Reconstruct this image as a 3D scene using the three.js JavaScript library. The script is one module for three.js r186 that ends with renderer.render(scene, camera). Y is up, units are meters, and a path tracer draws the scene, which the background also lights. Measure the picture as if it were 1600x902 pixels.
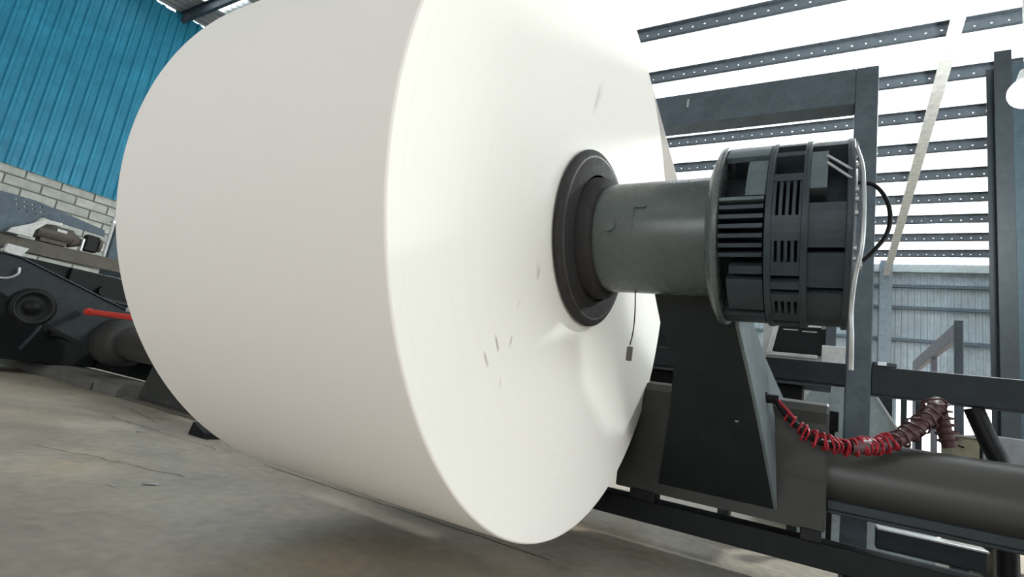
import * as THREE from 'three';
import { RoundedBoxGeometry } from 'three/addons/geometries/RoundedBoxGeometry.js';
import { mergeGeometries } from 'three/addons/utils/BufferGeometryUtils.js';
import { ImprovedNoise } from 'three/addons/math/ImprovedNoise.js';

// ---------------------------------------------------------------- camera, sky, lamp light, exposure
const scene = new THREE.Scene();
const renderer = new THREE.WebGLRenderer({ antialias: true });
renderer.toneMapping = THREE.LinearToneMapping;
renderer.toneMappingExposure = 1.38;
renderer.shadowMap.enabled = true;
const camera = new THREE.PerspectiveCamera(57.017, 1600 / 902, 0.05, 200);
camera.position.set(0, 0.5315, 0);
camera.quaternion.setFromRotationMatrix(new THREE.Matrix4().makeBasis(
  new THREE.Vector3(0.85636183, 0.15348705, -0.49303767),
  new THREE.Vector3(-0.03525989, 0.96995574, 0.24071268),
  new THREE.Vector3(0.515171, -0.18875269, 0.83604501)));
const SKY = new THREE.Color().setRGB(3.0, 3.15, 3.25);      // bright overcast day
scene.background = SKY;
const LAMP_POWER = 62;

// ---------------------------------------------------------------- helpers
let seed = 20240607;
const rnd = () => { seed = (seed * 1664525 + 1013904223) % 4294967296; return seed / 4294967296; };
const rr = (a, b) => a + (b - a) * rnd();
const noise = new ImprovedNoise();
const D2R = Math.PI / 180;
const used = new Map();
function numbered(name) {
  const n = used.get(name) ?? 0; used.set(name, n + 1);
  return n ? `${name}_${String(n).padStart(3, '0')}` : name;
}
function uvMetres(g) {                       // uv in metres, by the main direction of each face
  const geo = g.index ? g.toNonIndexed() : g, p = geo.attributes.position, n = geo.attributes.normal, uv = new Float32Array(p.count * 2);
  for (let t = 0; t < p.count; t += 3) {
    let ax = 0, ay = 0, az = 0;
    for (let k = 0; k < 3; k++) { ax += Math.abs(n.getX(t + k)); ay += Math.abs(n.getY(t + k)); az += Math.abs(n.getZ(t + k)); }
    for (let k = 0; k < 3; k++) {
      const i = t + k, x = p.getX(i), y = p.getY(i), z = p.getZ(i);
      const [u, v] = ax >= ay && ax >= az ? [z, y] : ay >= az ? [x, z] : [x, y];
      uv[i * 2] = u; uv[i * 2 + 1] = v;
    }
  }
  geo.setAttribute('uv', new THREE.BufferAttribute(uv, 2));
  return geo;
}
function clean(g) {
  const geo = g.index ? g.toNonIndexed() : g;
  for (const k of Object.keys(geo.attributes)) if (!['position', 'normal', 'uv'].includes(k)) geo.deleteAttribute(k);
  if (!geo.attributes.normal) geo.computeVertexNormals();
  return geo;
}
const join = (list) => mergeGeometries(list.map((g) => uvMetres(clean(g))));
function obj(name, geo, mat, parent = scene, keepUv = false) {
  const g = Array.isArray(geo) ? join(geo) : keepUv ? geo : uvMetres(clean(geo));
  const m = new THREE.Mesh(g, mat);
  m.name = parent === scene ? numbered(name) : name;
  m.castShadow = m.receiveShadow = true;
  parent.add(m);
  return m;
}
function part(name, shared, mat, parent) {   // a piece that shares a ready geometry
  const m = new THREE.Mesh(shared, mat); m.name = name; m.castShadow = m.receiveShadow = true; parent.add(m); return m;
}
function thing(name, label, category, pos = [0, 0, 0], group) {
  const o = new THREE.Group(); o.name = numbered(name); o.position.set(...pos); o.userData = { label, category };
  if (group) o.userData.group = group;
  scene.add(o); return o;
}
function tag(o, label, category, group) { o.userData.label = label; o.userData.category = category; if (group) o.userData.group = group; return o; }
function structure(o) { o.userData.kind = 'structure'; return o; }
function shell(name) { const o = new THREE.Group(); o.name = name; o.userData.kind = 'structure'; scene.add(o); return o; }

const box = (x0, x1, y0, y1, z0, z1, r = 0.006) => {
  const w = x1 - x0, h = y1 - y0, d = z1 - z0, b = Math.min(r, w / 3, h / 3, d / 3);
  return new RoundedBoxGeometry(w, h, d, 1, b).translate((x0 + x1) / 2, (y0 + y1) / 2, (z0 + z1) / 2);
};
const plainBox = (x0, x1, y0, y1, z0, z1) => new THREE.BoxGeometry(x1 - x0, y1 - y0, z1 - z0).translate((x0 + x1) / 2, (y0 + y1) / 2, (z0 + z1) / 2);
const cylX = (r, x0, x1, y, z, seg = 40, r2 = r) => new THREE.CylinderGeometry(r2, r, x1 - x0, seg).rotateZ(-Math.PI / 2).translate((x0 + x1) / 2, y, z);
const cylZ = (r, z0, z1, x, y, seg = 28) => new THREE.CylinderGeometry(r, r, z1 - z0, seg).rotateX(Math.PI / 2).translate(x, y, (z0 + z1) / 2);
const cylY = (r, y0, y1, x, z, seg = 20) => new THREE.CylinderGeometry(r, r, y1 - y0, seg).translate(x, (y0 + y1) / 2, z);
// profile of [x along the axis, radius] turned about an axis along X
const turnX = (pts, y, z, seg = 64) => new THREE.LatheGeometry(pts.map(([x, r]) => new THREE.Vector2(r, x)), seg).rotateZ(-Math.PI / 2).translate(0, y, z);
// outline of [z, y] given thickness from x0 to x1
function prismX(pts, x0, x1, bevel = 0.006, holes = []) {
  const s = new THREE.Shape(pts.map(([z, y]) => new THREE.Vector2(-z, y)));
  for (const [z, y, r] of holes) { const h = new THREE.Path(); h.absarc(-z, y, r, 0, Math.PI * 2, true); s.holes.push(h); }
  const g = new THREE.ExtrudeGeometry(s, { depth: x1 - x0 - 2 * bevel, bevelEnabled: bevel > 0, bevelThickness: bevel, bevelSize: bevel, bevelOffset: -bevel, bevelSegments: 2, curveSegments: 8 });
  return g.rotateY(Math.PI / 2).translate(x0 + bevel, 0, 0);
}
// outline of [x, y] given thickness from z0 to z1
function prismZ(pts, z0, z1, bevel = 0.006) {
  const s = new THREE.Shape(pts.map(([x, y]) => new THREE.Vector2(x, y)));
  return new THREE.ExtrudeGeometry(s, { depth: z1 - z0 - 2 * bevel, bevelEnabled: bevel > 0, bevelThickness: bevel, bevelSize: bevel, bevelOffset: -bevel, bevelSegments: 2, curveSegments: 8 }).translate(0, 0, z0 + bevel);
}
const V = (a) => new THREE.Vector3(...a);
const tube = (pts, r, n = 60, seg = 10) => new THREE.TubeGeometry(new THREE.CatmullRomCurve3(pts.map(V)), n, r, seg, false);
function bar(a, b, w, h) {                   // square bar between two points
  const A = V(a), B = V(b), d = B.clone().sub(A), L = d.length(), m = new THREE.Matrix4().lookAt(B, A, new THREE.Vector3(0, 1, 0.001));
  return new RoundedBoxGeometry(w, h, L, 1, Math.min(w, h) * 0.12).applyMatrix4(m).translate((A.x + B.x) / 2, (A.y + B.y) / 2, (A.z + B.z) / 2);
}
// a solid piece of a ring about the roll's axis: radius r0..r1, x0..x1, angle a0..a1 in degrees (0 faces +z, 90 is up)
const AY = 1.15, AZ = -1.819;
function ringSeg(r0, r1, x0, x1, a0, a1) {
  a0 -= 19; a1 -= 19;                        // the pattern sits low on the drum
  const n = Math.max(2, Math.ceil(Math.abs(a1 - a0) / 5)), P = (r, x, a) => [x, AY + r * Math.sin(a * D2R), AZ + r * Math.cos(a * D2R)], v = [];
  const quad = (a, b, c, d) => v.push(...a, ...b, ...c, ...a, ...c, ...d);
  for (let i = 0; i < n; i++) {
    const p = a0 + (a1 - a0) * i / n, q = a0 + (a1 - a0) * (i + 1) / n;
    quad(P(r1, x0, p), P(r1, x1, p), P(r1, x1, q), P(r1, x0, q));
    quad(P(r0, x0, q), P(r0, x1, q), P(r0, x1, p), P(r0, x0, p));
    quad(P(r0, x1, p), P(r0, x1, q), P(r1, x1, q), P(r1, x1, p));
    quad(P(r0, x0, q), P(r0, x0, p), P(r1, x0, p), P(r1, x0, q));
  }
  quad(P(r0, x0, a0), P(r0, x1, a0), P(r1, x1, a0), P(r1, x0, a0));
  quad(P(r0, x1, a1), P(r0, x0, a1), P(r1, x0, a1), P(r1, x1, a1));
  const g = new THREE.BufferGeometry(); g.setAttribute('position', new THREE.Float32BufferAttribute(v, 3)); g.computeVertexNormals(); return g;
}

// ---------------------------------------------------------------- textures: grain and dirt only
function fbm(x, y, z, oct = 4) { let s = 0, a = 0.5, f = 1; for (let i = 0; i < oct; i++) { s += a * noise.noise(x * f, y * f, z + i * 7.3); a *= 0.5; f *= 2; } return s; }
function tile(w, h, fn, srgb = true) {       // fn(u, v, n) -> [r, g, b] 0..1; n(fu, seedz, oct) is tiling noise
  const d = new Uint8Array(w * h * 4), TAU = Math.PI * 2;
  for (let j = 0; j < h; j++) for (let i = 0; i < w; i++) {
    const u = i / w, v = j / h;
    const n = (f, z, oct = 3) => {           // blend of shifted copies, so that the edges meet
      const x = u * f, y = v * f, a = u, b = v;
      return (fbm(x, y, z, oct) * (1 - a) + fbm(x - f, y, z, oct) * a) * (1 - b) + (fbm(x, y - f, z, oct) * (1 - a) + fbm(x - f, y - f, z, oct) * a) * b;
    };
    const c = fn(u, v, n), o = (j * w + i) * 4;
    d[o] = 255 * Math.min(1, Math.max(0, c[0])); d[o + 1] = 255 * Math.min(1, Math.max(0, c[1])); d[o + 2] = 255 * Math.min(1, Math.max(0, c[2])); d[o + 3] = 255;
  }
  const t = new THREE.DataTexture(d, w, h); t.wrapS = t.wrapT = THREE.RepeatWrapping; t.magFilter = THREE.LinearFilter; t.minFilter = THREE.LinearMipmapLinearFilter;
  if (srgb) t.colorSpace = THREE.SRGBColorSpace; t.needsUpdate = true; return t;
}
function scaled(t, metresU, metresV = metresU) { const c = t.clone(); c.repeat.set(1 / metresU, 1 / metresV); c.needsUpdate = true; return c; }
const grey = (x) => [x, x, x];
const wearT = tile(256, 256, (u, v, n) => { const a = 0.9 + 0.22 * n(6, 3) + 0.15 * n(24, 9, 2); return [a, a * 0.995, a * 0.985]; });
const roughT = tile(256, 256, (u, v, n) => grey(0.82 + 0.3 * n(8, 31) + 0.1 * n(30, 5, 2)), false);
const concreteT = tile(1024, 1024, (u, v, n) => {
  const big = n(3, 1.5, 4), mid = n(9, 12.5, 4), fine = n(60, 40, 2), dust = Math.max(0, n(5, 77, 4) - 0.05);
  const rust = Math.max(0, n(4, 55, 3) - 0.08);
  const b = 0.62 + 0.20 * big + 0.16 * mid + 0.16 * fine + 0.30 * dust;
  return [b * (1.0 + 0.3 * rust), b * (0.94 + 0.05 * rust), b * (0.84 - 0.2 * rust)];
});
const concreteR = tile(512, 512, (u, v, n) => grey(0.5 + 0.35 * n(4, 21, 4) + 0.15 * n(20, 2, 2)), false);
const blockT = tile(256, 256, (u, v, n) => { const a = 0.86 + 0.2 * n(5, 14) + 0.18 * n(40, 8, 2); return [a, a, a * 0.97]; });

// the end face of the roll: faint rings of wound paper and scuffs
function faceTexture(cx, cy, R, marks) {
  const S = 1024, c = document.createElement('canvas'); c.width = c.height = S;
  const g = c.getContext('2d'); g.fillStyle = '#f4f2ec'; g.fillRect(0, 0, S, S);
  for (let k = 0; k < 150; k++) {
    const r = rr(0.2, 1) * S / 2, dark = rnd() < 0.6;
    g.strokeStyle = dark ? `rgba(196,190,178,${rr(0.003, 0.016)})` : `rgba(255,255,255,${rr(0.01, 0.03)})`; g.lineWidth = rr(0.6, 3);
    g.beginPath(); g.arc(S / 2, S / 2, r, 0, Math.PI * 2); g.stroke();
  }
  const put = (z, y) => [S / 2 - (z - cx) / R * S / 2, S / 2 - (y - cy) / R * S / 2];
  for (const [z0, y0, z1, y1, w, alpha] of marks) {
    const [a, b] = put(z0, y0), [e, f] = put(z1, y1);
    for (let k = 0; k < 9; k++) {
      g.strokeStyle = `rgba(128,118,105,${alpha * rr(0.04, 0.14)})`; g.lineWidth = w * rr(0.3, 1.1); g.lineCap = 'round';
      const s = rr(0, 0.4), t = rr(0.6, 1), j = () => rr(-w, w) * 0.5;
      g.beginPath(); g.moveTo(a + (e - a) * s + j(), b + (f - b) * s + j()); g.lineTo(a + (e - a) * t + j(), b + (f - b) * t + j()); g.stroke();
    }
  }
  const t = new THREE.CanvasTexture(c); t.colorSpace = THREE.SRGBColorSpace; return t;
}

// ---------------------------------------------------------------- materials
const std = (r, g, b, rough, o = {}) => { const { wear = 0.8, even = false, shine = 0.4, ...x } = o; return new THREE.MeshPhysicalMaterial({ color: new THREE.Color().setRGB(r, g, b), roughness: rough, specularIntensity: shine, map: wear && !even ? scaled(wearT, wear) : null, roughnessMap: wear ? scaled(roughT, wear * 0.7) : null, ...x }); };
const M = {
  steelDark: std(0.034, 0.042, 0.047, 0.62),
  steelDeep: std(0.022, 0.029, 0.034, 0.6),
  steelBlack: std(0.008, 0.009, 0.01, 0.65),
  footGrey: std(0.055, 0.057, 0.053, 0.7),
  tealPanel: std(0.035, 0.06, 0.075, 0.6),
  frameGlarePaint: std(0.11, 0.14, 0.165, 0.6),  // frame paint lightened by part of the glare haze
  wallPost: std(0.2, 0.25, 0.29, 0.5),
  steelSlate: std(0.085, 0.105, 0.125, 0.6),
  steelBlue: std(0.11, 0.15, 0.185, 0.6),
  armPaint: std(0.018, 0.023, 0.025, 0.6),
  armLitSide: std(0.16, 0.19, 0.2, 0.5),  // lit side of the arm: the light is put into a paler colour
  sleeve: std(0.046, 0.046, 0.04, 0.5),
  barrel: std(0.066, 0.08, 0.076, 0.33, { wear: 0.5, even: true, shine: 1 }),
  rubber: std(0.045, 0.042, 0.043, 0.95, { wear: 0.3 }),
  rubberEdge: std(0.085, 0.08, 0.078, 0.6, { wear: 0.3 }),
  brake: std(0.042, 0.056, 0.066, 0.5, { wear: 0.3 }),
  brakeLight: std(0.12, 0.15, 0.165, 0.45, { wear: 0.3 }),
  black: std(0.007, 0.007, 0.008, 0.6),
  paleSteel: std(0.42, 0.49, 0.52, 0.5),
  white: std(0.72, 0.73, 0.72, 0.5),
  zinc: std(0.5, 0.52, 0.53, 0.4, { metalness: 0.6, shine: 1 }),
  brownPaint: std(0.12, 0.105, 0.09, 0.55),
  beamBrown: std(0.13, 0.12, 0.1, 0.65),
  red: std(0.55, 0.05, 0.035, 0.45, { wear: 0 }),
  coilRed: std(0.32, 0.02, 0.03, 0.4, { wear: 0 }),
  coilMaroon: std(0.075, 0.034, 0.036, 0.5, { wear: 0 }),
  tubePaint: std(0.045, 0.043, 0.037, 0.45, { wear: 1.5, even: true, shine: 0.8 }),
  railPurple: std(0.2, 0.2, 0.235, 0.6),
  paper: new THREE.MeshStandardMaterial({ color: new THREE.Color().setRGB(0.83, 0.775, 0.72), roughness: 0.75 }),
  concrete: new THREE.MeshStandardMaterial({ color: new THREE.Color().setRGB(1, 1, 1), map: scaled(concreteT, 3.4), roughness: 1, roughnessMap: scaled(concreteR, 2.3), bumpMap: scaled(concreteR, 0.7), bumpScale: 0.002 }),
  mortar: std(0.3, 0.31, 0.3, 0.9),
  blue: std(0.042, 0.33, 0.52, 0.45, { wear: 3 }),
  wallSheet: std(0.37, 0.44, 0.49, 0.5, { wear: 3 }),
  roofSteel: std(0.42, 0.44, 0.45, 0.6, { wear: 3, side: THREE.DoubleSide }),
  ground: std(0.34, 0.33, 0.3, 0.95, { wear: 4 }),
};
const blockMats = [[0.64, 0.66, 0.64], [0.58, 0.6, 0.58], [0.68, 0.68, 0.64]].map(([r, g, b]) => new THREE.MeshStandardMaterial({ color: new THREE.Color().setRGB(r, g, b), map: scaled(blockT, 0.9), roughness: 0.92, bumpMap: scaled(blockT, 0.5), bumpScale: 0.003 }));
// translucent ribbed plastic sheets let daylight through
const roofSheet = new THREE.MeshPhysicalMaterial({ color: new THREE.Color().setRGB(0.9, 0.92, 0.93), roughness: 1, transmission: 0.62, thickness: 0, side: THREE.DoubleSide, specularIntensity: 0.2 });

// ================================================================ THE BUILDING
const FL = -0.15;                            // floor level: the roll hangs 0.2 m above it
const X0 = -12.6, X1 = 11, ZB = -20, ZF = 9, EAVE = 6.33, PITCH = 5.0 * D2R, RIDGE = -5.5;
const roofY = (z) => z <= RIDGE ? EAVE + (z - ZB) * Math.tan(PITCH) : EAVE + (RIDGE - ZB) * Math.tan(PITCH) - (z - RIDGE) * Math.tan(PITCH);

// floor slab
{
  const floor = structure(obj('floor', plainBox(X0 - 0.2, X1 + 0.2, FL - 0.2, FL, ZB - 0.2, ZF + 0.2), M.concrete));
  floor.userData.label = 'worn dusty concrete floor';
  // joint in the slab below the roll, and finer cracks
  const ribbon = (pts, w) => {
    const v = [];
    for (let i = 0; i + 1 < pts.length; i++) {
      const [a, b] = pts[i], [c, d] = pts[i + 1], L = Math.hypot(c - a, d - b), nx = -(d - b) / L * w / 2, nz = (c - a) / L * w / 2;
      v.push(a + nx, FL + 0.0012, b + nz, c + nx, FL + 0.0012, d + nz, c - nx, FL + 0.0012, d - nz, a + nx, FL + 0.0012, b + nz, c - nx, FL + 0.0012, d - nz, a - nx, FL + 0.0012, b - nz);
    }
    const g = new THREE.BufferGeometry(); g.setAttribute('position', new THREE.Float32BufferAttribute(v, 3)); g.computeVertexNormals(); return g;
  };
  const wob = (x0, z0, x1, z1, n, a) => Array.from({ length: n + 1 }, (_, i) => { const t = i / n; return [x0 + (x1 - x0) * t, z0 + (z1 - z0) * t + rr(-a, a)]; });
  obj('joint', ribbon(wob(-3.0, -2.28, -1.0, -2.29, 22, 0.007), 0.009), M.black, floor);
  obj('crack', ribbon(wob(-5.0, -2.2, -3.5, -2.27, 14, 0.025), 0.008), M.brownPaint, floor);
  obj('crack', ribbon(wob(-5.6, -2.59, -4.6, -2.44, 12, 0.03), 0.009), M.brownPaint, floor);
  obj('crack', ribbon(wob(-3.7, -1.35, -2.8, -1.7, 12, 0.025), 0.005), M.brownPaint, floor);
}
structure(obj('ground_outside', plainBox(-60, 60, FL - 0.35, FL - 0.205, -70, 60), M.ground)).userData.label = 'bare yard outside the shed';

// ribbed sheet: ribs run along the second direction
function ribbed(width, pitch, depth, corners) {   // corners(u, h) -> two points of the ribbed line at u, lifted by h
  const v = [], line = [];
  for (let k = 0; k < Math.round(width / pitch); k++) for (const [f, h] of [[0, 0], [0.52, 0], [0.64, 1], [0.86, 1]]) line.push([(k + f) * pitch, h * depth]);
  line.push([width, 0]);
  for (let i = 0; i + 1 < line.length; i++) {
    const [a, b] = corners(...line[i]), [d, c] = corners(...line[i + 1]);
    v.push(...a, ...b, ...c, ...a, ...c, ...d);
  }
  const g = new THREE.BufferGeometry(); g.setAttribute('position', new THREE.Float32BufferAttribute(v, 3)); g.computeVertexNormals(); return g;
}

// left gable: pale block work below, blue ribbed cladding above
{
  const wall = shell('wall_left'); wall.userData.label = 'gable wall of pale blocks below blue ribbed cladding';
  const top = 3.105, bl = 0.54, bh = 0.185;
  obj('wall_core', plainBox(X0 - 0.2, X0 - 0.03, FL, top, ZB, ZF), M.mortar, wall);
  const g = uvMetres(clean(new RoundedBoxGeometry(0.06, bh - 0.022, bl - 0.024, 1, 0.008)));
  for (let r = 0; r < 13; r++) for (let k = 0; k < 13; k++) {
    const b = part('block', g, blockMats[Math.floor(rnd() * 3)], wall);
    b.position.set(X0 - 0.03 + rr(-0.004, 0.006), top - (r + 0.5) * bh, -0.79 - (k + (r % 2 ? 0.5 : 0)) * bl);
  }
  for (let z = -16; z < 2; z += 0.945) {
    const yTop = Math.min(roofY(z), roofY(z + 0.945)) + 0.04;
    obj('cladding_sheet', ribbed(0.945, 0.189, 0.042, (u, h) => [[X0 + 0.02 + h, top - 0.03, z + 0.945 - u], [X0 + 0.02 + h, yTop, z + 0.945 - u]]), M.blue, wall).material.side = THREE.DoubleSide;
  }
  obj('gable_panel', [plainBox(X0 - 0.2, X0 - 0.03, top, 6.3, ZB, ZF), prismX([[ZB, 6.3], [ZF, 6.3], [RIDGE, roofY(RIDGE)]], X0 - 0.2, X0 - 0.03, 0)], M.blue, wall);
}
// back wall: ribbed steel with rails, a doorway low on the right
const doorX0 = 1.55, doorX1 = 6.2, doorTop = 2.35;
{
  const wall = shell('wall_back'); wall.userData.label = 'ribbed pale steel wall with horizontal rails';
  for (let x = X0; x < X1 - 0.01; x += 0.96) {
    const y0 = x + 0.5 > doorX0 && x + 0.5 < doorX1 ? doorTop : FL;
    const s = obj('wall_sheet', ribbed(0.96, 0.16, 0.022, (u, h) => [[x + u, y0, ZB + h], [x + u, EAVE + 0.02, ZB + h]]), M.wallSheet, wall); s.material.side = THREE.DoubleSide;
  }
  for (const y of [5.62, 4.93, 3.92, 2.9]) obj('wall_rail', box(X0, X1, y - 0.05, y + 0.05, ZB + 0.04, ZB + 0.12), M.steelBlue, wall);
  obj('wall_rail', box(X0, doorX0, 1.2, 1.3, ZB + 0.04, ZB + 0.12), M.steelBlue, wall);
  obj('eave_beam', box(X0, X1, EAVE - 0.28, EAVE - 0.03, ZB + 0.05, ZB + 0.2), M.paleSteel, wall);
  obj('door_frame', [box(doorX0 - 0.1, doorX0, FL, doorTop + 0.1, ZB, ZB + 0.12), box(doorX1, doorX1 + 0.1, FL, doorTop + 0.1, ZB, ZB + 0.12), box(doorX0, doorX1, doorTop, doorTop + 0.1, ZB, ZB + 0.12)], M.paleSteel, wall);
  obj('wall_column', [box(1.28, 1.6, FL, EAVE, ZB + 0.2, ZB + 0.22), box(1.43, 1.45, FL, EAVE, ZB + 0.22, ZB + 0.5), box(1.28, 1.6, FL, EAVE, ZB + 0.5, ZB + 0.52)], M.wallPost, wall);
}
// right gable and front wall stand outside the view: both have wide gateways that let daylight in
{
  const right = shell('wall_right'); right.userData.label = 'gable wall with a wide gateway';
  obj('wall_panel', [plainBox(X1, X1 + 0.15, FL, 6.3, ZB, -11), plainBox(X1, X1 + 0.15, 5.6, 6.3, -11, 6), plainBox(X1, X1 + 0.15, FL, 6.3, 6, ZF), prismX([[ZB, 6.3], [ZF, 6.3], [RIDGE, roofY(RIDGE)]], X1, X1 + 0.15, 0)], M.wallSheet, right);
  const front = shell('wall_front'); front.userData.label = 'side wall with a wide gateway';
  obj('wall_panel', [plainBox(X0, -6.5, FL, roofY(ZF), ZF, ZF + 0.15), plainBox(-6.5, 3, 4.0, roofY(ZF), ZF, ZF + 0.15), plainBox(3, X1, FL, roofY(ZF), ZF, ZF + 0.15)], M.wallSheet, front);
}
// roof: translucent ribbed sheets on punched purlins and rafters
{
  const roof = shell('ceiling'); roof.userData.label = 'low pitched roof of translucent ribbed sheets on purlins';
  for (let x = X0; x < X1 - 0.01; x += 1) {
    obj('roof_sheet', ribbed(1, 0.2, 0.045, (u, h) => [[x + u, roofY(ZB - 0.3) + 0.03 + h, ZB - 0.3], [x + u, roofY(RIDGE) + 0.03 + h, RIDGE]]), roofSheet, roof);
    obj('roof_sheet', ribbed(1, 0.2, 0.045, (u, h) => [[x + u, roofY(RIDGE) + 0.03 + h, RIDGE], [x + u, roofY(ZF) + 0.03 + h, ZF + 0.3]]), Math.round(x - X0) % 4 === 1 ? roofSheet : M.roofSteel, roof);
  }
  // purlin web with a row of punched holes, and two flanges
  const L0 = -5, L1 = X1;
  const web = (() => {
    const s = new THREE.Shape([[X0, -0.2], [X1, -0.2], [X1, 0], [X0, 0]].map((p) => new THREE.Vector2(...p)));
    for (let x = L0 + 0.15; x < L1 - 0.1; x += 0.2) { const h = new THREE.Path(), w = 0.022; h.absellipse(x, -0.135 + rr(-0.012, 0.012), w * rr(0.5, 0.95), w * rr(0.5, 0.8), 0, Math.PI * 2, true); s.holes.push(h); }
    return new THREE.ExtrudeGeometry(s, { depth: 0.004, bevelEnabled: false, curveSegments: 3 });
  })();
  const purlin = join([web, plainBox(X0, X1, -0.004, 0, 0, 0.065), plainBox(X0, X1, -0.2, -0.196, -0.065, 0)]);
  for (let k = 1; k <= 12; k++) {
    const z = ZB + k * 1.179 * Math.cos(PITCH), m = part('purlin', purlin, M.steelSlate, roof); m.position.set(0, roofY(z) + 0.015, z);
  }
  for (let z = RIDGE + 0.7; z < ZF; z += 1.3) { const m = part('purlin', purlin, M.steelSlate, roof); m.position.set(0, roofY(z) + 0.015, z); }
  const rafter = (x) => [prismX([[ZB + 0.3, EAVE - 0.22], [RIDGE, roofY(RIDGE) - 0.2], [RIDGE, roofY(RIDGE) - 0.48], [ZB + 0.3, EAVE - 0.5]], x - 0.012, x + 0.012, 0), prismX([[ZB + 0.3, EAVE - 0.5], [RIDGE, roofY(RIDGE) - 0.48], [RIDGE, roofY(RIDGE) - 0.5], [ZB + 0.3, EAVE - 0.52]], x - 0.09, x + 0.09, 0)];
  obj('rafter', rafter(1.44), M.white, roof);
  obj('rafter', rafter(-7.5), M.white, roof);
  obj('rafter', rafter(7.6), M.white, roof);
  obj('ridge_cap', prismX([[RIDGE - 0.4, roofY(RIDGE - 0.4) + 0.09], [RIDGE, roofY(RIDGE) + 0.1], [RIDGE + 0.4, roofY(RIDGE + 0.4) + 0.09], [RIDGE, roofY(RIDGE) + 0.12]], X0, X1, 0), M.paleSteel, roof);
}
// inner column at the right edge
{
  const t = thing('building_column', 'tall dark steel column at the right edge of the hall', 'column', [0, 0, 0]);
  obj('flange', box(2.09, 2.3, FL, 7.0, -10.02, -10), M.steelDeep, t);
  obj('web', box(2.18, 2.2, FL, 7.0, -10.5, -10.02), M.steelDeep, t);
  obj('flange', box(2.09, 2.3, FL, 7.0, -10.52, -10.5), M.steelDeep, t);
  obj('base_plate', box(2.0, 2.45, FL, FL + 0.03, -10.6, -9.9), M.steelSlate, t);
  const c = thing('wall_panel_post', 'wide teal grey sheet post behind the right edge column', 'post', [0, 0, 0]);
  obj('panel', box(2.33, 3.1, FL, 6.9, -10.6, -10.3), M.tealPanel, c);
  obj('edge_trim', box(2.3, 2.33, FL, 6.9, -10.6, -10.28), M.steelSlate, c);
}
// hanging lamp whose light rakes over the roll's end face
{
  const t = thing('hanging_lamp', 'bright white lamp hanging under the roof near the right edge', 'lamp', [1.72, 4.5, -7]);
  const glow = new THREE.MeshStandardMaterial({ color: 0xffffff, emissive: new THREE.Color().setRGB(1, 1, 1), emissiveIntensity: 6 });
  obj('bulb', new THREE.SphereGeometry(0.16, 24, 16), glow, t);
  obj('cap', [new THREE.CylinderGeometry(0.05, 0.09, 0.14, 20).translate(0, 0.2, 0)], M.white, t);
  obj('cord', cylY(0.012, 0.3, roofY(-7) - 4.5 + 0.02, 0, 0), M.white, t);
  const l = new THREE.PointLight(new THREE.Color().setRGB(0.95, 1, 1), LAMP_POWER); l.name = 'hanging_lamp'; l.position.set(0, 0, 0); l.shadow.radius = 8; l.castShadow = true; t.add(l);
}

// ================================================================ THE PAPER ROLL
const RR = 1.1, XF = -0.805, XR = -2.002;
{
  const t = thing('paper_roll', 'huge white paper roll held off the floor by a dark chuck', 'paper roll', [0, 0, 0]);
  const e = 0.006;
  obj('wound_paper', turnX([[XR + e, RR - e * 0], [XR + e, RR], [XF - e, RR], [XF - e * 0.3, RR - e * 0.3], [XF, RR - e]], AY, AZ, 220), M.paper, t);
  const faceMat = new THREE.MeshStandardMaterial({ color: new THREE.Color().setRGB(0.955, 0.942, 0.915), roughness: 0.8, map: faceTexture(AZ, AY, RR, [
    [-1.73, 1.766, -1.683, 1.601, 9, 0.35], [-1.755, 1.80, -1.70, 1.64, 14, 0.16], [-1.451, 0.938, -1.445, 0.884, 4, 0.8], [-1.437, 0.95, -1.44, 0.9, 3, 0.4],
    [-1.255, 0.677, -1.285, 0.636, 4, 0.9], [-1.21, 0.625, -1.242, 0.585, 4, 0.85], [-1.345, 0.701, -1.341, 0.653, 4, 0.6], [-1.319, 0.56, -1.322, 0.53, 4, 0.3], [-1.36, 0.8, -1.35, 0.77, 3, 0.3]]) });
  const disc = (x, flip) => { const g = new THREE.RingGeometry(0.09, RR - e, 160, 1); g.rotateY(flip ? -Math.PI / 2 : Math.PI / 2); return g.translate(x, AY, AZ); };
  obj('end_face', disc(XF, false), faceMat, t, true);
  obj('end_face', disc(XR + e, true), faceMat, t, true);
  obj('core', [turnX([[XR, 0.075], [XF + 0.002, 0.075], [XF + 0.002, 0.095], [XR, 0.095], [XR, 0.075]], AY, AZ, 48)], M.beamBrown, t);
}
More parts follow.
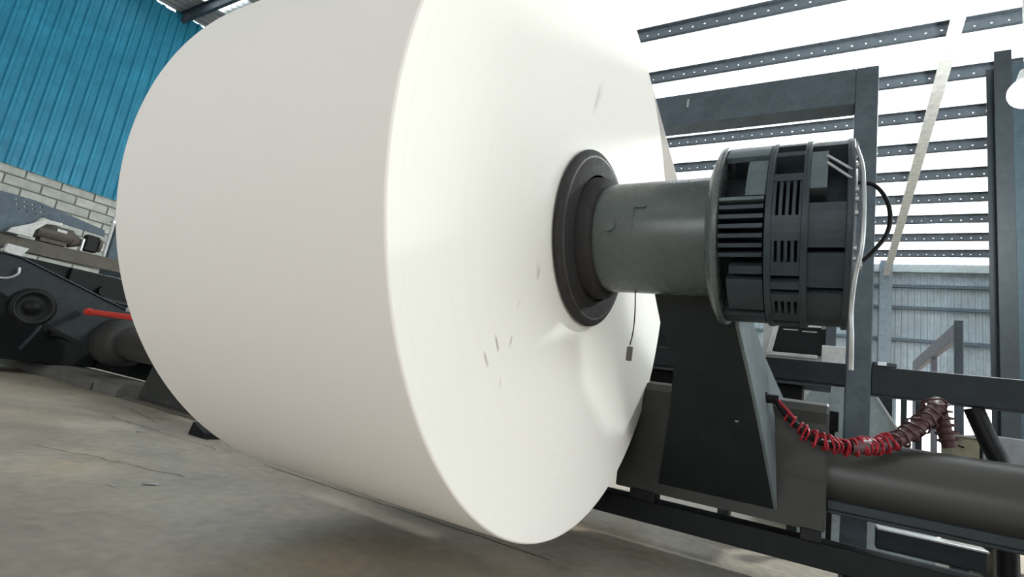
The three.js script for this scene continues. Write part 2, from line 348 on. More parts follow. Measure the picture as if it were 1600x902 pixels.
// the web of paper leaving the back of the roll for the machine
{
  const a = Math.atan2(0.347, 1), ty = AY + (RR + 0.012) * Math.cos(a), tz = AZ - (RR + 0.012) * Math.sin(a), L = 2.75, ez = tz - L * Math.cos(a), ey = ty - L * Math.sin(a);
  const w = 0.0015, t = obj('paper_web', prismX([[AZ + 0.02, AY + RR + 0.004], [tz + 0.18, ty + 0.028], [tz, ty], [ez, ey], [ez, ey + w * 3], [tz, ty + w * 3], [tz + 0.18, ty + 0.028 + w * 3], [AZ + 0.02, AY + RR + 0.004 + w * 3]], XR + 0.006, XF - 0.01, 0), new THREE.MeshPhysicalMaterial({ color: new THREE.Color().setRGB(0.88, 0.86, 0.83), roughness: 1, transmission: 0.55, thickness: 0, specularIntensity: 0.2 }));
  tag(t, 'taut white paper sheet running off the back of the roll', 'paper sheet');
  const i = thing('guide_roller', 'dark steel guide roller that the paper sheet runs over', 'roller', [0, 0, 0]);
  obj('roller', cylX(0.08, XR - 0.3, XF + 0.1, ey - 0.079, ez + 0.02, 32), M.zinc, i);
  for (const x of [XR - 0.38, XF + 0.1]) obj('bearing_post', box(x, x + 0.08, FL, ey, ez - 0.06, ez + 0.1), M.steelDark, i);
}

// ================================================================ STAND ARM WITH CHUCK AND BRAKE
{
  const t = thing('unwind_stand_arm', 'dark steel stand arm with chuck and finned brake holding the roll', 'machine arm', [0, 0, 0]);
  // arm: flared downwards, leaning back from the barrel to the sleeve on the guide tube
  const sec = [ // [front z, front y, back z, back y, x0, x1]
    [-1.90, 1.02, -2.30, 1.12, -0.575, -0.290], [-2.02, 0.88, -2.42, 0.97, -0.560, -0.290], [-2.19, 0.73, -2.75, 0.86, -0.535, -0.262],
    [-2.36, 0.57, -3.05, 0.78, -0.575, -0.235], [-2.74, 0.20, -3.25, 0.66, -0.690, -0.180]];
  const v = [], q = (a, b, c, d) => v.push(...a, ...b, ...c, ...a, ...c, ...d);
  for (let i = 0; i + 1 < sec.length; i++) {
    const [f, g, h, k, l, m] = sec[i], [F, G, H, K, Lx, Mx] = sec[i + 1];
    q([l, g, f], [Lx, G, F], [Mx, G, F], [m, g, f]); q([l, k, h], [m, k, h], [Mx, K, H], [Lx, K, H]);
    q([l, k, h], [Lx, K, H], [Lx, G, F], [l, g, f]);
  }
  { const [f, g, h, k, l, m] = sec[0]; q([l, g, f], [m, g, f], [m, k, h], [l, k, h]); }
  { const [f, g, h, k, l, m] = sec[sec.length - 1]; q([l, k, h], [m, k, h], [m, g, f], [l, g, f]); }
  const ag = new THREE.BufferGeometry(); ag.setAttribute('position', new THREE.Float32BufferAttribute(v, 3)); ag.computeVertexNormals();
  obj('arm_body', ag, M.armPaint, t);
  // side plate, proud of the body by its own thickness, coloured paler as the lit side
  const w = []; const q2 = (a, b, c, d) => w.push(...a, ...b, ...c, ...a, ...c, ...d), T = 0.012;
  for (let i = 0; i + 1 < sec.length; i++) {
    const [f, g, h, k, , m] = sec[i], [F, G, H, K, , Mx] = sec[i + 1];
    q2([m + T, g, f], [Mx + T, G, F], [Mx + T, K, H], [m + T, k, h]);
    q2([m, g, f], [Mx, G, F], [Mx + T, G, F], [m + T, g, f]); q2([m + T, k, h], [Mx + T, K, H], [Mx, K, H], [m, k, h]);
  }
  const sg = new THREE.BufferGeometry(); sg.setAttribute('position', new THREE.Float32BufferAttribute(w, 3)); sg.computeVertexNormals();
  const plate = obj('side_plate', sg, M.armLitSide, t);
  obj('hose_fitting', [cylX(0.02, -0.245, -0.18, 0.675, -2.6, 14), cylX(0.03, -0.245, -0.225, 0.675, -2.6, 6)], M.black, plate);
  obj('bolt_head', cylZ(0.009, -2.4, -2.372, -0.31, 0.56, 6), M.barrel, t);
  // sleeve that grips the guide tube
  const sl = obj('sleeve', prismX([[-2.73, 0.16], [-2.73, 0.60], [-2.745, 0.65], [-2.78, 0.685], [-2.84, 0.70], [-3.2, 0.70], [-3.27, 0.67], [-3.29, 0.6], [-3.29, 0.16]], -0.9, 0.012, 0.012), M.sleeve, t);
  obj('weld_seam', bar([-0.165, 0.375, -2.729], [0.0, 0.36, -2.729], 0.008, 0.008), M.sleeve, sl);
  obj('foot_block', box(-0.08, -0.0, 0.115, 0.165, -2.85, -2.72), M.black, sl);
  obj('foot_block', box(-0.82, -0.7, 0.115, 0.165, -2.85, -2.72), M.black, sl);
  // barrel and chuck
  const b = obj('barrel', turnX([[-0.74, 0], [-0.74, 0.192], [-0.732, 0.2], [-0.34, 0.203], [-0.325, 0.203], [-0.325, 0]], AY, AZ, 72), M.barrel, t);
  obj('barrel_port', [cylZ(0.022, 0, 0.012, 0, 0, 16).translate(-0.655, AY - 0.02, AZ + 0.195)], M.barrel, b);
  obj('barrel_lug', [box(-0.575, -0.535, 1.19, 1.2, AZ + 0.19, AZ + 0.203, 0.003), box(-0.58, -0.572, 1.12, 1.19, AZ + 0.193, AZ + 0.203, 0.002)], M.barrel, b);
  const fl = obj('chuck_flange', turnX([[-0.804, 0], [-0.804, 0.318], [-0.80, 0.33], [-0.79, 0.336], [-0.782, 0.334], [-0.775, 0.325], [-0.772, 0.308], [-0.768, 0.3], [-0.765, 0.24]], AY, AZ, 96), M.rubber, t);
  obj('flange_rim', turnX([[-0.775, 0.3], [-0.7705, 0.305], [-0.7715, 0.312], [-0.776, 0.3155]], AY, AZ, 96), M.rubberEdge, fl);
  obj('chuck_step', turnX([[-0.77, 0.232], [-0.735, 0.228], [-0.722, 0.22], [-0.716, 0.208], [-0.716, 0.18]], AY, AZ, 72), M.rubber, fl);
  // finned brake on the outer end
  const br = obj('brake_drum', turnX([[-0.315, 0], [-0.315, 0.19], [0.03, 0.19], [0.035, 0.185], [0.035, 0]], AY, AZ, 72), M.brake, t);
  obj('mounting_ring', turnX([[-0.334, 0.19], [-0.334, 0.25], [-0.327, 0.265], [-0.313, 0.292], [-0.3, 0.296], [-0.292, 0.293], [-0.292, 0.186]], AY, AZ, 96), M.barrel, br);
  for (const [x, r] of [[-0.168, 0.29], [-0.078, 0.29], [0.026, 0.288]]) obj('ring_rib', turnX([[x, 0.186], [x, r - 0.003], [x + 0.003, r], [x + 0.015, r], [x + 0.018, r - 0.003], [x + 0.018, 0.186]], AY, AZ, 90), M.brake, br);
  // inner band: cover plates, an open window and long cooling fins
  obj('cover_plate', ringSeg(0.27, 0.288, -0.29, -0.17, 57, 84), M.brakeLight, br);
  obj('block', ringSeg(0.186, 0.284, -0.222, -0.17, 25, 52), M.brakeLight, br);
  obj('sill', ringSeg(0.186, 0.292, -0.29, -0.172, 21.5, 23.5), M.brakeLight, br);
  for (let a = 18; a > -14; a -= 5.6) obj('fin', ringSeg(0.186, 0.285, -0.29, -0.172, a - 1.2, a + 1.2), M.brake, br);
  for (let a = 96; a < 250; a += 14) obj('fin', ringSeg(0.186, 0.285, -0.29, -0.172, a, a + 7), M.brake, br);
  obj('cover_plate', ringSeg(0.186, 0.28, -0.26, -0.172, -22, -17), M.brake, br);
  obj('cover_plate', ringSeg(0.186, 0.278, -0.27, -0.172, -52, -26), M.brake, br);
  obj('cover_plate', ringSeg(0.186, 0.282, -0.29, -0.172, -108, -58), M.brake, br);
  // middle band: crossbars between windows, some with upright slots
  for (const [a0, a1] of [[70, 78], [54, 59], [33, 38], [-2, 12], [-22, -14], [-31, -26], [-40, -34.5], [-62, -53], [-110, -66], [92, 100], [116, 124], [140, 148], [164, 172], [188, 196], [212, 220], [236, 244]]) obj('crossbar', ringSeg(0.186, 0.287, -0.152, -0.076, a0, a1), M.brake, br);
  for (const [a0, a1] of [[12, 33], [-14, -2], [-53, -40]]) for (let k = 0; k < 5; k++) obj('slot_bar', ringSeg(0.186, 0.284, -0.15 + k * 0.0165, -0.15 + k * 0.0165 + 0.0085, a0, a1), M.brake, br);
  // outer band
  obj('block', ringSeg(0.186, 0.288, -0.06, -0.02, 27, 56), M.brakeLight, br);
  obj('cover_plate', ringSeg(0.186, 0.284, -0.06, 0.026, 66, 100), M.brake, br);
  obj('cover_plate', ringSeg(0.186, 0.28, -0.06, 0.026, -6, 19), M.brake, br);
  obj('cover_plate', ringSeg(0.186, 0.28, -0.06, 0.026, -30, -9), M.brake, br);
  obj('cover_plate', ringSeg(0.186, 0.28, -0.06, 0.026, -112, -34), M.brake, br);
  obj('cover_plate', ringSeg(0.186, 0.28, -0.06, 0.026, 108, 240), M.brake, br);
  for (const a of [36, 42]) obj('bleed_pipe', tube([[-0.022, AY + 0.29 * Math.sin((a - 11) * D2R), AZ + 0.29 * Math.cos((a - 11) * D2R)], [0.036, AY + 0.285 * Math.sin((a - 23) * D2R), AZ + 0.285 * Math.cos((a - 23) * D2R)]], 0.004, 8, 6), M.zinc, br);
  for (const a of [66, 50, 34, 26, 8, 2, -6, -26, -32, -52]) obj('bolt_head', cylX(0.009, 0.04, 0.052, AY + 0.268 * Math.sin(a * D2R), AZ + 0.268 * Math.cos(a * D2R), 6), M.zinc, br);
  obj('end_plate', turnX([[0.034, 0.255], [0.044, 0.255], [0.05, 0.24], [0.05, 0]], AY, AZ, 60), M.brake, br);
  // braided line down the outer end, and a loop of cable
  obj('braided_line', tube([[0.045, 1.33, -1.6], [0.058, 1.27, -1.585], [0.062, 1.2, -1.56], [0.064, 1.12, -1.55], [0.062, 1.03, -1.55], [0.05, 0.95, -1.57], [0.045, 0.87, -1.59], [0.048, 0.8, -1.6], [0.05, 0.72, -1.62]], 0.006, 60, 8), M.zinc, t);
  obj('cable_loop', tube([[0.05, 1.294, -1.75], [0.094, 1.282, -1.75], [0.124, 1.24, -1.75], [0.136, 1.18, -1.75], [0.128, 1.13, -1.75], [0.104, 1.088, -1.75], [0.076, 1.054, -1.75], [0.05, 1.03, -1.74]], 0.006, 60, 8), M.black, t);
  obj('cable_gland', cylX(0.014, 0.045, 0.072, 1.032, -1.742, 10), M.zinc, t);
}
// small tag hanging from the barrel
{
  const t = thing('hanging_sensor', 'small grey sensor tag hanging on a thin cable below the barrel', 'sensor', [-0.6, 0.955, -1.82]);
  obj('cable', tube([[-0.005, 0.0, 0], [0.001, -0.06, 0], [0.004, -0.12, 0], [0.002, -0.17, 0], [-0.003, -0.2, 0]], 0.0022, 24, 6), M.black, t);
  obj('tag_body', box(-0.011, 0.009, -0.255, -0.205, -0.006, 0.006, 0.003), M.brownPaint, t);
}
// the long guide tube, its front rail, and base beam
{
  const g = thing('guide_tube', 'long round steel tube running along the machine behind the roll', 'tube', [0, 0, 0]);
  obj('tube', cylX(0.168, -7.2, 2.6, 0.392, -3.0, 56), M.tubePaint, g);
  obj('end_cap', turnX([[2.6, 0.17], [2.62, 0.165], [2.625, 0]], 0.392, -3.0, 40), M.tubePaint, g);
  const r = thing('front_rail', 'pale edged flat rail in front of the guide tube', 'rail', [0, 0, 0]);
  obj('rail_bar', box(0.014, 2.6, 0.252, 0.29, -2.86, -2.79), M.steelDark, r);
  obj('rail_lip', box(0.014, 2.6, 0.236, 0.252, -2.84, -2.8), M.steelDark, r);
  obj('rail_bracket', box(1.2, 1.3, FL, 0.236, -2.86, -2.79), M.steelDark, r);
  const b = thing('base_beam', 'dark steel base beam on short feet behind the roll', 'beam', [0, 0, 0]);
  obj('beam', box(-3.6, 2.6, 0, 0.105, -2.98, -2.82), M.steelBlack, b);
  for (const x of [-3.4, -1.9, 0.08, 1.6]) obj('beam_foot', box(x, x + 0.12, FL, 0, -2.97, -2.83), M.steelBlack, b);
  const c = thing('low_channel', 'slim grey channel on the floor below the front rail', 'channel', [0, 0, 0]);
  obj('channel', box(0.22, 0.62, 0.08, 0.17, -3.3, -3.22), M.steelDeep, c);
  obj('channel_lip', box(0.22, 0.62, 0.17, 0.18, -3.3, -3.18), M.zinc, c);
  obj('channel_leg', box(0.5, 0.56, FL, 0.08, -3.3, -3.22), M.steelSlate, c);
}
// portal frame
{
  const t = thing('portal_frame', 'slate grey steel portal frame standing behind the brake', 'frame', [0, 0, 0]);
  obj('post', box(0.078, 0.19, FL, 2.69, -3.44, -3.3), M.frameGlarePaint, t);
  obj('post', box(-3.2, -3.08, FL, 2.69, -3.44, -3.3), M.frameGlarePaint, t);
  obj('top_beam', box(-3.08, 0.078, 2.46, 2.69, -3.44, -3.3), M.frameGlarePaint, t);
  obj('middle_beam', box(-3.08, 0.078, 0.83, 0.945, -3.42, -3.3), M.steelDeep, t);  // both middle beams coloured darker for the weaker light low down
  obj('middle_beam', box(0.19, 2.8, 0.80, 0.945, -3.42, -3.3), M.steelDeep, t);
  obj('cleat', box(-0.885, -0.87, 2.58, 2.64, -3.3, -3.29, 0.003), M.zinc, t);
}
// coiled hose bundle drooping across the tube
{
  const path = new THREE.CatmullRomCurve3([[-0.19, 0.675, -2.6], [-0.15, 0.62, -2.6], [-0.115, 0.588, -2.6], [-0.07, 0.55, -2.6], [-0.022, 0.528, -2.62], [0.045, 0.523, -2.66], [0.115, 0.53, -2.72], [0.20, 0.555, -2.82], [0.29, 0.605, -2.92], [0.36, 0.672, -3.0], [0.41, 0.735, -3.08], [0.435, 0.785, -3.16]].map(V));
  const t = thing('coiled_hose', 'red spiral air hose wound round a drooping dark cable', 'hose', [0, 0, 0]);
  const core = (a, b, r) => { const p = []; for (let i = 0; i <= 40; i++) p.push(path.getPoint(a + (b - a) * i / 40).toArray()); return tube(p, r, 80, 10); };
  obj('cable', core(0, 1, 0.014), M.black, t);
  obj('wrap', core(0.5, 1, 0.032), M.coilMaroon, t);
  const helix = (a, b, turns, r0, r1, wob) => {
    const p = [], fr = path.computeFrenetFrames(200), n = turns * 12;
    for (let i = 0; i <= n; i++) {
      const s = i / n, k = a + (b - a) * s, c = path.getPointAt(k), f = Math.min(200, Math.round(k * 200)), th = s * turns * Math.PI * 2, r = (r0 + (r1 - r0) * s) * (1 + wob * Math.sin(i * 1.7));
      p.push(c.add(fr.normals[f].clone().multiplyScalar(r * Math.cos(th))).add(fr.binormals[f].clone().multiplyScalar(r * Math.sin(th))).toArray());
    }
    return tube(p, 0.0048, n * 2, 6);
  };
  obj('spiral', helix(0.06, 0.62, 17, 0.018, 0.036, 0.15), M.coilRed, t);
  obj('spiral', helix(0.14, 0.6, 11, 0.03, 0.035, 0.25), M.coilRed, t);
  obj('lead', tube([[-0.19, 0.68, -2.59], [-0.14, 0.632, -2.58], [-0.11, 0.6, -2.575]], 0.006, 16, 8), M.coilRed, t);
  obj('spiral', helix(0.58, 0.99, 9, 0.037, 0.044, 0.15), M.coilMaroon, t);
  obj('tail', tube([[0.435, 0.785, -3.16], [0.45, 0.72, -3.14], [0.462, 0.66, -3.14], [0.482, 0.59, -3.14]], 0.03, 30, 10), M.coilMaroon, t);
  const p = []; for (let i = 0; i <= 60; i++) { const s = i / 60; p.push([0.438 + 0.045 * s + 0.042 * Math.cos(s * 38), 0.78 - 0.18 * s, -3.14 + 0.042 * Math.sin(s * 38)]); }
  obj('spiral', tube(p, 0.005, 200, 6), M.coilMaroon, t);
  const h = tag(obj('black_hose', tube([[0.602, 0.797, -3.36], [0.63, 0.72, -3.36], [0.662, 0.635, -3.36], [0.69, 0.57, -3.36], [0.71, 0.42, -3.36], [0.72, FL + 0.04, -3.38]], 0.04, 60, 14), M.black), 'thick black hose running down behind the guide tube', 'hose');
}
// ================================================================ THINGS BEHIND THE FRAME, RIGHT
{
  // pale sloping guard plate behind the post
  const t = thing('guard_plate', 'pale blue grey sloping guard plate behind the frame post', 'panel', [0, 0, 0]);
  obj('plate', prismZ([[-0.16, FL], [-0.16, 0.74], [-0.142, 0.803], [-0.08, 0.925], [0.25, 0.96], [0.62, 0.35], [0.62, FL]], -4.52, -4.5, 0.004), M.paleSteel, t);
  obj('edge_strip', bar([0.25, 0.955, -4.49], [0.6, 0.378, -4.49], 0.012, 0.012), M.white, t);
  obj('stiffener', box(0.0, 0.05, 0.02, 0.85, -4.7, -4.52), M.steelSlate, t);
  const s = thing('control_box', 'small black control box in front of the pale guard plate', 'box', [0, 0, 0]);
  obj('box_body', box(0.0, 0.068, 0.6, 0.725, -4.1, -4.0), M.black, s);
  obj('knob', cylZ(0.02, -4.0, -3.97, 0.034, 0.68, 14), M.black, s);
  obj('stalk', box(0.02, 0.05, FL, 0.6, -4.08, -4.04), M.black, s);
  // white framed cabinet with dark window under the brake
  const c = thing('framed_cabinet', 'white framed cabinet with dark window seen below the brake', 'cabinet', [0, 0, 0]);
  obj('body', box(-0.5, 0.02, FL, 1.47, -5.5, -5.05), M.white, c);
  obj('frame_rail', box(-0.42, -0.06, 1.43, 1.475, -5.05, -4.99), M.zinc, c);
  obj('frame_rail', prismZ([[-0.46, 1.19], [-0.42, 1.19], [-0.375, 1.43], [-0.42, 1.43]], -5.05, -4.99, 0.004), M.white, c);
  obj('frame_rail', box(-0.46, -0.08, 1.175, 1.205, -5.05, -4.99), M.white, c);
  const w = obj('window_pane', prismZ([[-0.42, 1.205], [-0.02, 1.205], [-0.02, 1.425], [-0.375, 1.425]], -5.045, -5.01, 0.003), M.black, c);
  obj('shelf_edge', box(-0.34, -0.23, 1.40, 1.408, -5.012, -5.0, 0.002), M.white, w);
  obj('shelf_edge', box(-0.2, -0.09, 1.392, 1.4, -5.012, -5.0, 0.002), M.white, w);
  obj('corner_post', box(-0.03, 0.045, 1.17, 1.48, -5.06, -4.98), M.steelSlate, c);
  const b = thing('white_crate', 'white box standing beside the framed cabinet', 'box', [0, 0, 0]);
  obj('crate_body', box(-0.05, 0.125, 0.98, 1.25, -4.86, -4.72), M.white, b);
  obj('crate_stand', box(-0.045, 0.12, FL, 0.98, -4.85, -4.77), M.paleSteel, b);
  const n = thing('machine_bench', 'dark low machine bench behind the middle beam', 'bench', [0, 0, 0]);
  obj('bench_top', box(-2.4, 0.02, 0.86, 0.9, -4.3, -3.95), M.steelSlate, n);
  obj('bench_lip', box(-2.4, 0.02, 0.9, 0.915, -3.98, -3.95), M.zinc, n);
  obj('bench_panel', box(-2.3, -0.14, 0.36, 0.86, -4.3, -4.0), M.black, n);
  for (const x of [-2.3, -1.25, -0.2]) obj('bench_leg', box(x, x + 0.06, FL, 0.36, -4.25, -4.15), M.steelDeep, n);
  obj('bench_riser', box(-2.3, -0.66, 0.9, 1.32, -4.3, -4.1), M.steelDeep, n);
  // latch on the middle beam
  const l = thing('beam_latch', 'small silver latch lying on the middle beam', 'latch', [0, 0, 0]);
  obj('latch_body', box(0.195, 0.3, 0.946, 0.975, -3.4, -3.32, 0.01), M.steelSlate, l);
  obj('latch_plate', box(0.215, 0.255, 0.952, 0.972, -3.32, -3.312, 0.003), M.zinc, l);
  // guard rail receding behind the beam
  const g = thing('guard_rail', 'grey steel guard rail receding behind the middle beam', 'railing', [0, 0, 0]);
  obj('rail_post', box(0.795, 0.845, FL, 1.56, -5.05, -5.0), M.steelSlate, g);
  obj('top_rail', box(0.795, 0.84, 1.42, 1.54, -7.3, -5.05), M.railPurple, g);
  obj('rail_post', box(0.795, 0.84, FL, 1.42, -6.1, -6.05), M.railPurple, g);
  obj('rail_post', box(0.795, 0.84, FL, 1.42, -7.28, -7.23), M.railPurple, g);
  // thin uprights of the machine behind
  for (const [x, l2] of [[0.495, 'thin dark upright next to the pale guard plate'], [0.585, 'thin dark upright between guard plate and guard rail']]) {
    const u = thing('thin_upright', l2, 'post', [x, 0, -5]);
    obj('rod', box(-0.018, 0.018, FL, 1.0, -0.02, 0.02), M.steelDark, u); obj('foot_plate', box(-0.04, 0.04, FL, FL + 0.012, -0.05, 0.05), M.steelDark, u);
  }
  const mb = thing('machine_cabinet', 'dark machine cabinet under the middle beam beside the guard plate', 'cabinet', [0, 0, 0]);
  obj('body', box(0.28, 0.43, FL, 0.99, -5.6, -5.05), M.steelDark, mb); obj('cap', box(0.27, 0.44, 0.99, 1.01, -5.6, -5.04), M.steelSlate, mb);
  // crates at the far right
  const k = thing('grey_crate', 'large pale grey crate at the right edge behind the tube', 'crate', [0, 0, 0]);
  obj('crate_body', box(0.86, 2.2, 0.1, 0.73, -5.4, -4.55), std(0.36, 0.38, 0.42, 0.7), k);
  for (const x of [0.9, 1.45, 2.0]) obj('runner', box(x, x + 0.12, FL, 0.1, -5.4, -4.55), M.beamBrown, k);
  const y = thing('small_carton', 'small drab yellow carton beside the grey crate', 'carton', [0, 0, 0]);
  obj('carton_body', box(0.7, 0.845, 0.0, 0.69, -4.9, -4.55), std(0.3, 0.28, 0.2, 0.8), y); obj('carton_lid', box(0.695, 0.85, 0.69, 0.705, -4.9, -4.54), std(0.28, 0.26, 0.24, 0.8), y);
}
// ================================================================ LEFT: THE NEXT STAND AND THE MACHINE
{
  const a = thing('idle_stand_arm', 'lowered dark stand arm without a roll at the left edge', 'machine arm', [0, 0, 0]);
  obj('arm_plate', prismX([[-1.2, 1.12], [-1.95, 1.085], [-2.677, 0.861], [-3.1, 0.735], [-3.3, 0.6], [-3.32, 0.35], [-3.2, 0.22], [-2.95, 0.2], [-2.77, 0.279], [-2.25, 0.5], [-1.88, 0.72], [-1.2, 0.86]], -7.25, -6.98, 0.012), M.steelDark, a);
  obj('arm_edge', prismX([[-1.2, 1.13], [-1.95, 1.095], [-2.677, 0.871], [-3.1, 0.745], [-3.1, 0.735], [-2.677, 0.861], [-1.95, 1.085], [-1.2, 1.12]], -7.0, -6.95, 0), M.steelSlate, a);
  const s = obj('sleeve', turnX([[-6.99, 0.1], [-6.99, 0.27], [-6.7, 0.25], [-6.62, 0.2], [-6.62, 0.1]], 0.392, -3.0, 40), M.footGrey, a);
  obj('sleeve_collar', turnX([[-6.6, 0.169], [-6.6, 0.19], [-6.64, 0.2], [-6.66, 0.18]], 0.392, -3.0, 40), M.rubber, s);
  obj('chuck', turnX([[-6.98, 0.0], [-6.98, 0.19], [-6.92, 0.19], [-6.915, 0.15], [-6.955, 0.13], [-6.955, 0.06], [-6.9, 0.055], [-6.9, 0]], 0.62, -2.16, 36), M.steelBlack, a);
  obj('chuck_ring', turnX([[-6.925, 0.15], [-6.91, 0.152], [-6.91, 0.158], [-6.925, 0.16]], 0.62, -2.16, 36), M.footGrey, a);
  obj('hose_hook', tube([[-6.96, 0.84, -1.78], [-6.93, 0.86, -1.9], [-6.93, 0.92, -1.96], [-6.94, 0.98, -1.96]], 0.012, 24, 8), M.zinc, a);
  tag(obj('red_cylinder', [cylX(0.03, -6.86, -5.2, 0.668, -2.6, 16), cylX(0.038, -6.88, -6.8, 0.668, -2.6, 16)], M.red), 'slim red rod beside the idle arm at the left', 'rod');
  const l = thing('pale_lever', 'pale steel lever just above the red rod', 'lever', [0, 0, 0]);
  obj('lever_bar', bar([-6.1, 0.74, -2.64], [-5.5, 0.78, -2.68], 0.05, 0.05), M.paleSteel, l);
  const b = thing('plinth_beam', 'low grey plinth beam lying along the floor at the left', 'beam', [0, 0, 0]);
  obj('plinth', prismX([[-2.82, FL], [-2.82, -0.075], [-2.86, -0.022], [-2.95, -0.004], [-3.25, 0.0], [-3.36, FL]], -10.6, -6.25, 0.004), std(0.17, 0.165, 0.15, 0.7), b);
  obj('shade_plate', box(-10.6, -6.3, 0, 0.32, -3.36, -3.33), M.steelBlack, b);  // added black plate standing in for the shade between arm and plinth
  obj('plinth_joint', prismX([[-2.815, FL], [-2.815, -0.073], [-2.95, 0.002], [-2.95, FL]], -6.82, -6.8, 0), M.black, b);
  const f = thing('stand_foot', 'dark grey stand foot on a base plate beside the roll', 'stand', [0, 0, 0]);
  obj('upright', prismZ([[-6.1, FL + 0.028], [-5.98, 0.215], [-5.1, 0.215], [-4.8, FL + 0.028]], -3.2, -2.95, 0.01), M.footGrey, f);
  obj('base_plate', box(-6.22, -4.6, FL, FL + 0.028, -3.6, -2.85), M.beamBrown, f);
  const k = thing('wheel_chock', 'small black wedge on the floor under the back of the roll', 'wedge', [-4.0, FL, -2.47]);
  obj('wedge', prismZ([[-0.11, 0], [0.13, 0], [0.1, 0.04], [-0.08, 0.095]], -0.07, 0.07, 0.008), M.black, k);
  // machine behind
  const m = thing('unwinder_shade_housing', 'machine housing behind the idle arm with shade put into its black colour', 'machine', [0, 0, 0]);
  obj('housing', box(-9.2, -8.1, 0.004, 1.19, -3.3, -0.6), M.steelBlack, m);  // near-black colour stands in for the shade below the idle arm
  obj('side_cover', box(-8.1, -8.04, 0.33, 1.18, -3.9, -2.75), M.steelBlack, m);  // same shade colour as the housing
  obj('guide_bar', bar([-8.0, 0.92, -2.72], [-8.0, 0.86, -3.6], 0.03, 0.03), M.footGrey, m);
  obj('bearing', cylX(0.06, -8.04, -7.96, 0.98, -3.12, 20), M.black, m);
  obj('cable', tube([[-8.0, 0.8, -2.3], [-7.7, 0.5, -2.5], [-7.5, 0.3, -2.4], [-7.4, 0.16, -2.3]], 0.02, 24, 8), M.steelDark, m);
  const cb = thing('cross_beam', 'brown grey beam crossing above the idle arm', 'beam', [0, 0, 0]);
  obj('beam', prismX([[-0.6, 1.2], [-0.6, 1.36], [-3.6, 1.42], [-3.6, 1.26]], -8.1, -7.98, 0.006), M.beamBrown, cb);
  const pb = thing('pale_bracket', 'pale bracket hanging below the brown cross beam', 'bracket', [0, 0, 0]);
  obj('bracket_plate', prismX([[-2.05, 1.19], [-2.07, 1.28], [-2.26, 1.275], [-2.2, 1.14]], -7.98, -7.9, 0.006), M.white, pb);
  const holes = []; for (let i = 0; i < 4; i++) for (let j = 0; j < 3; j++) holes.push([-2.03 - i * 0.075 - j * 0.02, 1.795 - j * 0.05 - i * 0.004, 0.016]);
  const hb = thing('punched_bracket', 'slate blue bracket plate punched with holes before the block wall', 'bracket', [0, 0, 0]);
  obj('bracket_arm', prismX([[-1.2, 1.62], [-1.2, 1.80], [-1.98, 1.84], [-2.2, 1.842], [-2.93, 1.735], [-2.95, 1.655], [-2.38, 1.675], [-2.15, 1.69], [-2.12, 1.42], [-1.5, 1.4]], -8.0, -7.97, 0.004, holes), M.steelBlue, hb);
  obj('foot_flange', box(-8.06, -7.966, 1.39, 1.42, -2.14, -1.4), M.steelBlue, hb);
  const mo = thing('brown_motor', 'brown drive motor lying on the cross beam', 'motor', [0, 0, 0]);
  obj('motor_body', cylZ(0.1, -2.64, -2.3, -8.04, 1.53, 32), M.brownPaint, mo);
  obj('end_bell', new THREE.CylinderGeometry(0.05, 0.1, 0.1, 28).rotateX(-Math.PI / 2).translate(-8.04, 1.51, -2.69), M.brownPaint, mo);
  obj('motor_foot', box(-8.12, -7.97, 1.405, 1.45, -2.6, -2.34), M.brownPaint, mo);
  obj('name_plate', box(-7.95, -7.935, 1.555, 1.59, -2.56, -2.46, 0.003), M.white, mo);
  const wl = thing('white_yoke', 'white forked yoke beside the brown motor', 'yoke', [0, 0, 0]);
  obj('yoke_arm', prismX([[-2.02, 1.40], [-2.05, 1.46], [-2.2, 1.56], [-2.3, 1.65], [-2.47, 1.66], [-2.47, 1.62], [-2.33, 1.6], [-2.25, 1.5], [-2.24, 1.40]], -7.93, -7.87, 0.008), M.white, wl);
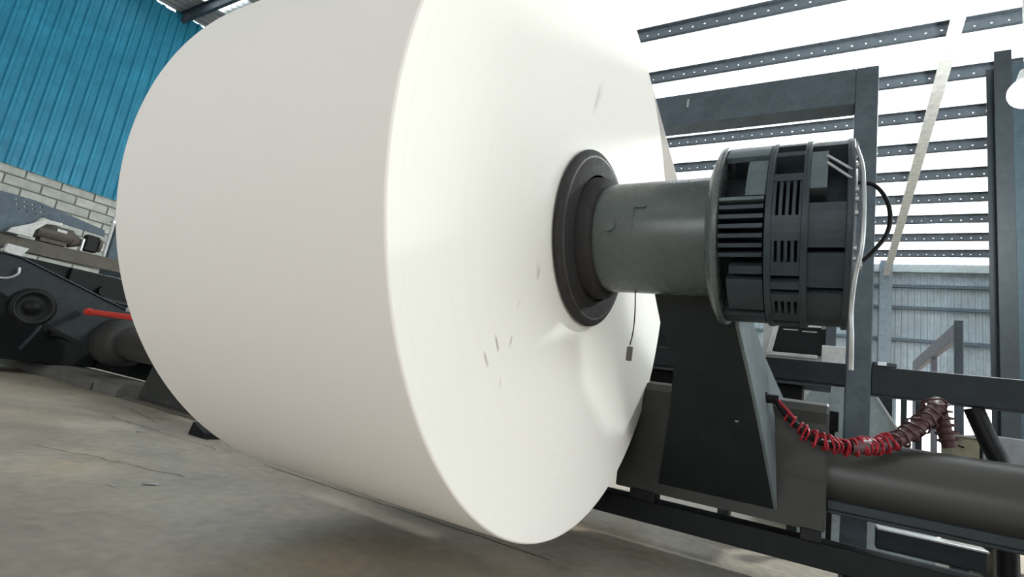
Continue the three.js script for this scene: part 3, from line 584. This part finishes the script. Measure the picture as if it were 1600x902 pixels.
  const sm = thing('small_black_motor', 'small black gear motor next to the brown motor', 'motor', [0, 0, 0]);
  obj('gear_case', box(-8.08, -7.97, 1.42, 1.63, -2.92, -2.77, 0.02), M.black, sm);
  obj('flange', cylZ(0.085, -2.95, -2.92, -8.03, 1.53, 20), M.brownPaint, sm);
  obj('clamp', box(-7.99, -7.95, 1.4, 1.56, -2.76, -2.735), M.zinc, sm);
  const sp = thing('machine_post', 'slate machine post partly hidden by the roll', 'post', [0, 0, 0]);
  obj('post', box(-8.42, -8.3, 1.22, 2.24, -3.65, -3.17), M.steelBlue, sp);
  obj('cap', box(-8.44, -8.28, 2.24, 2.26, -3.67, -3.15), M.steelBlue, sp);
  const wp = thing('white_pipe', 'thin white pipe standing against the slate machine post', 'pipe', [0, 0, 0]);
  obj('pipe', cylY(0.02, 1.42, 2.28, -8.24, -3.1), M.white, wp); obj('pipe_clip', box(-8.298, -8.22, 1.9, 1.93, -3.165, -3.08), M.zinc, wp);
}
// scraps of paper on the floor
{
  const bits = [[-2.715, -1.313, 0.035, 0.3, 'small paper scrap on the floor, nearer the left edge'], [-2.695, -1.464, 0.07, 1.2, 'longer paper scrap on the floor left of the roll'], [-2.18, -2.23, 0.035, 0.1, 'tiny paper scrap close under the roll'], [-4.17, -2.09, 0.06, 2.0, 'pale paper flake on the floor by the plinth'], [-4.81, -2.59, 0.075, 0.6, 'white flake beside the stand foot base plate'], [-1.35, -2.2, 0.026, 0.5, 'tiny flake beside the bottom of the roll end']];
  for (const [x, z, s, a, label] of bits) {
    const g = new THREE.BufferGeometry(); g.setAttribute('position', new THREE.Float32BufferAttribute([-s / 2, 0.002, -s * 0.15, s / 2, 0.006, -s * 0.2, s * 0.4, 0.003, s * 0.2, -s * 0.45, 0.008, s * 0.18], 3)); g.setIndex([0, 2, 1, 0, 3, 2]); g.computeVertexNormals();
    const m = tag(obj('paper_scrap', g, M.white), label, 'paper scrap', 'scraps on the floor'); m.position.set(x, FL, z); m.rotation.y = a; m.material.side = THREE.DoubleSide;
  }
}
renderer.render(scene, camera);
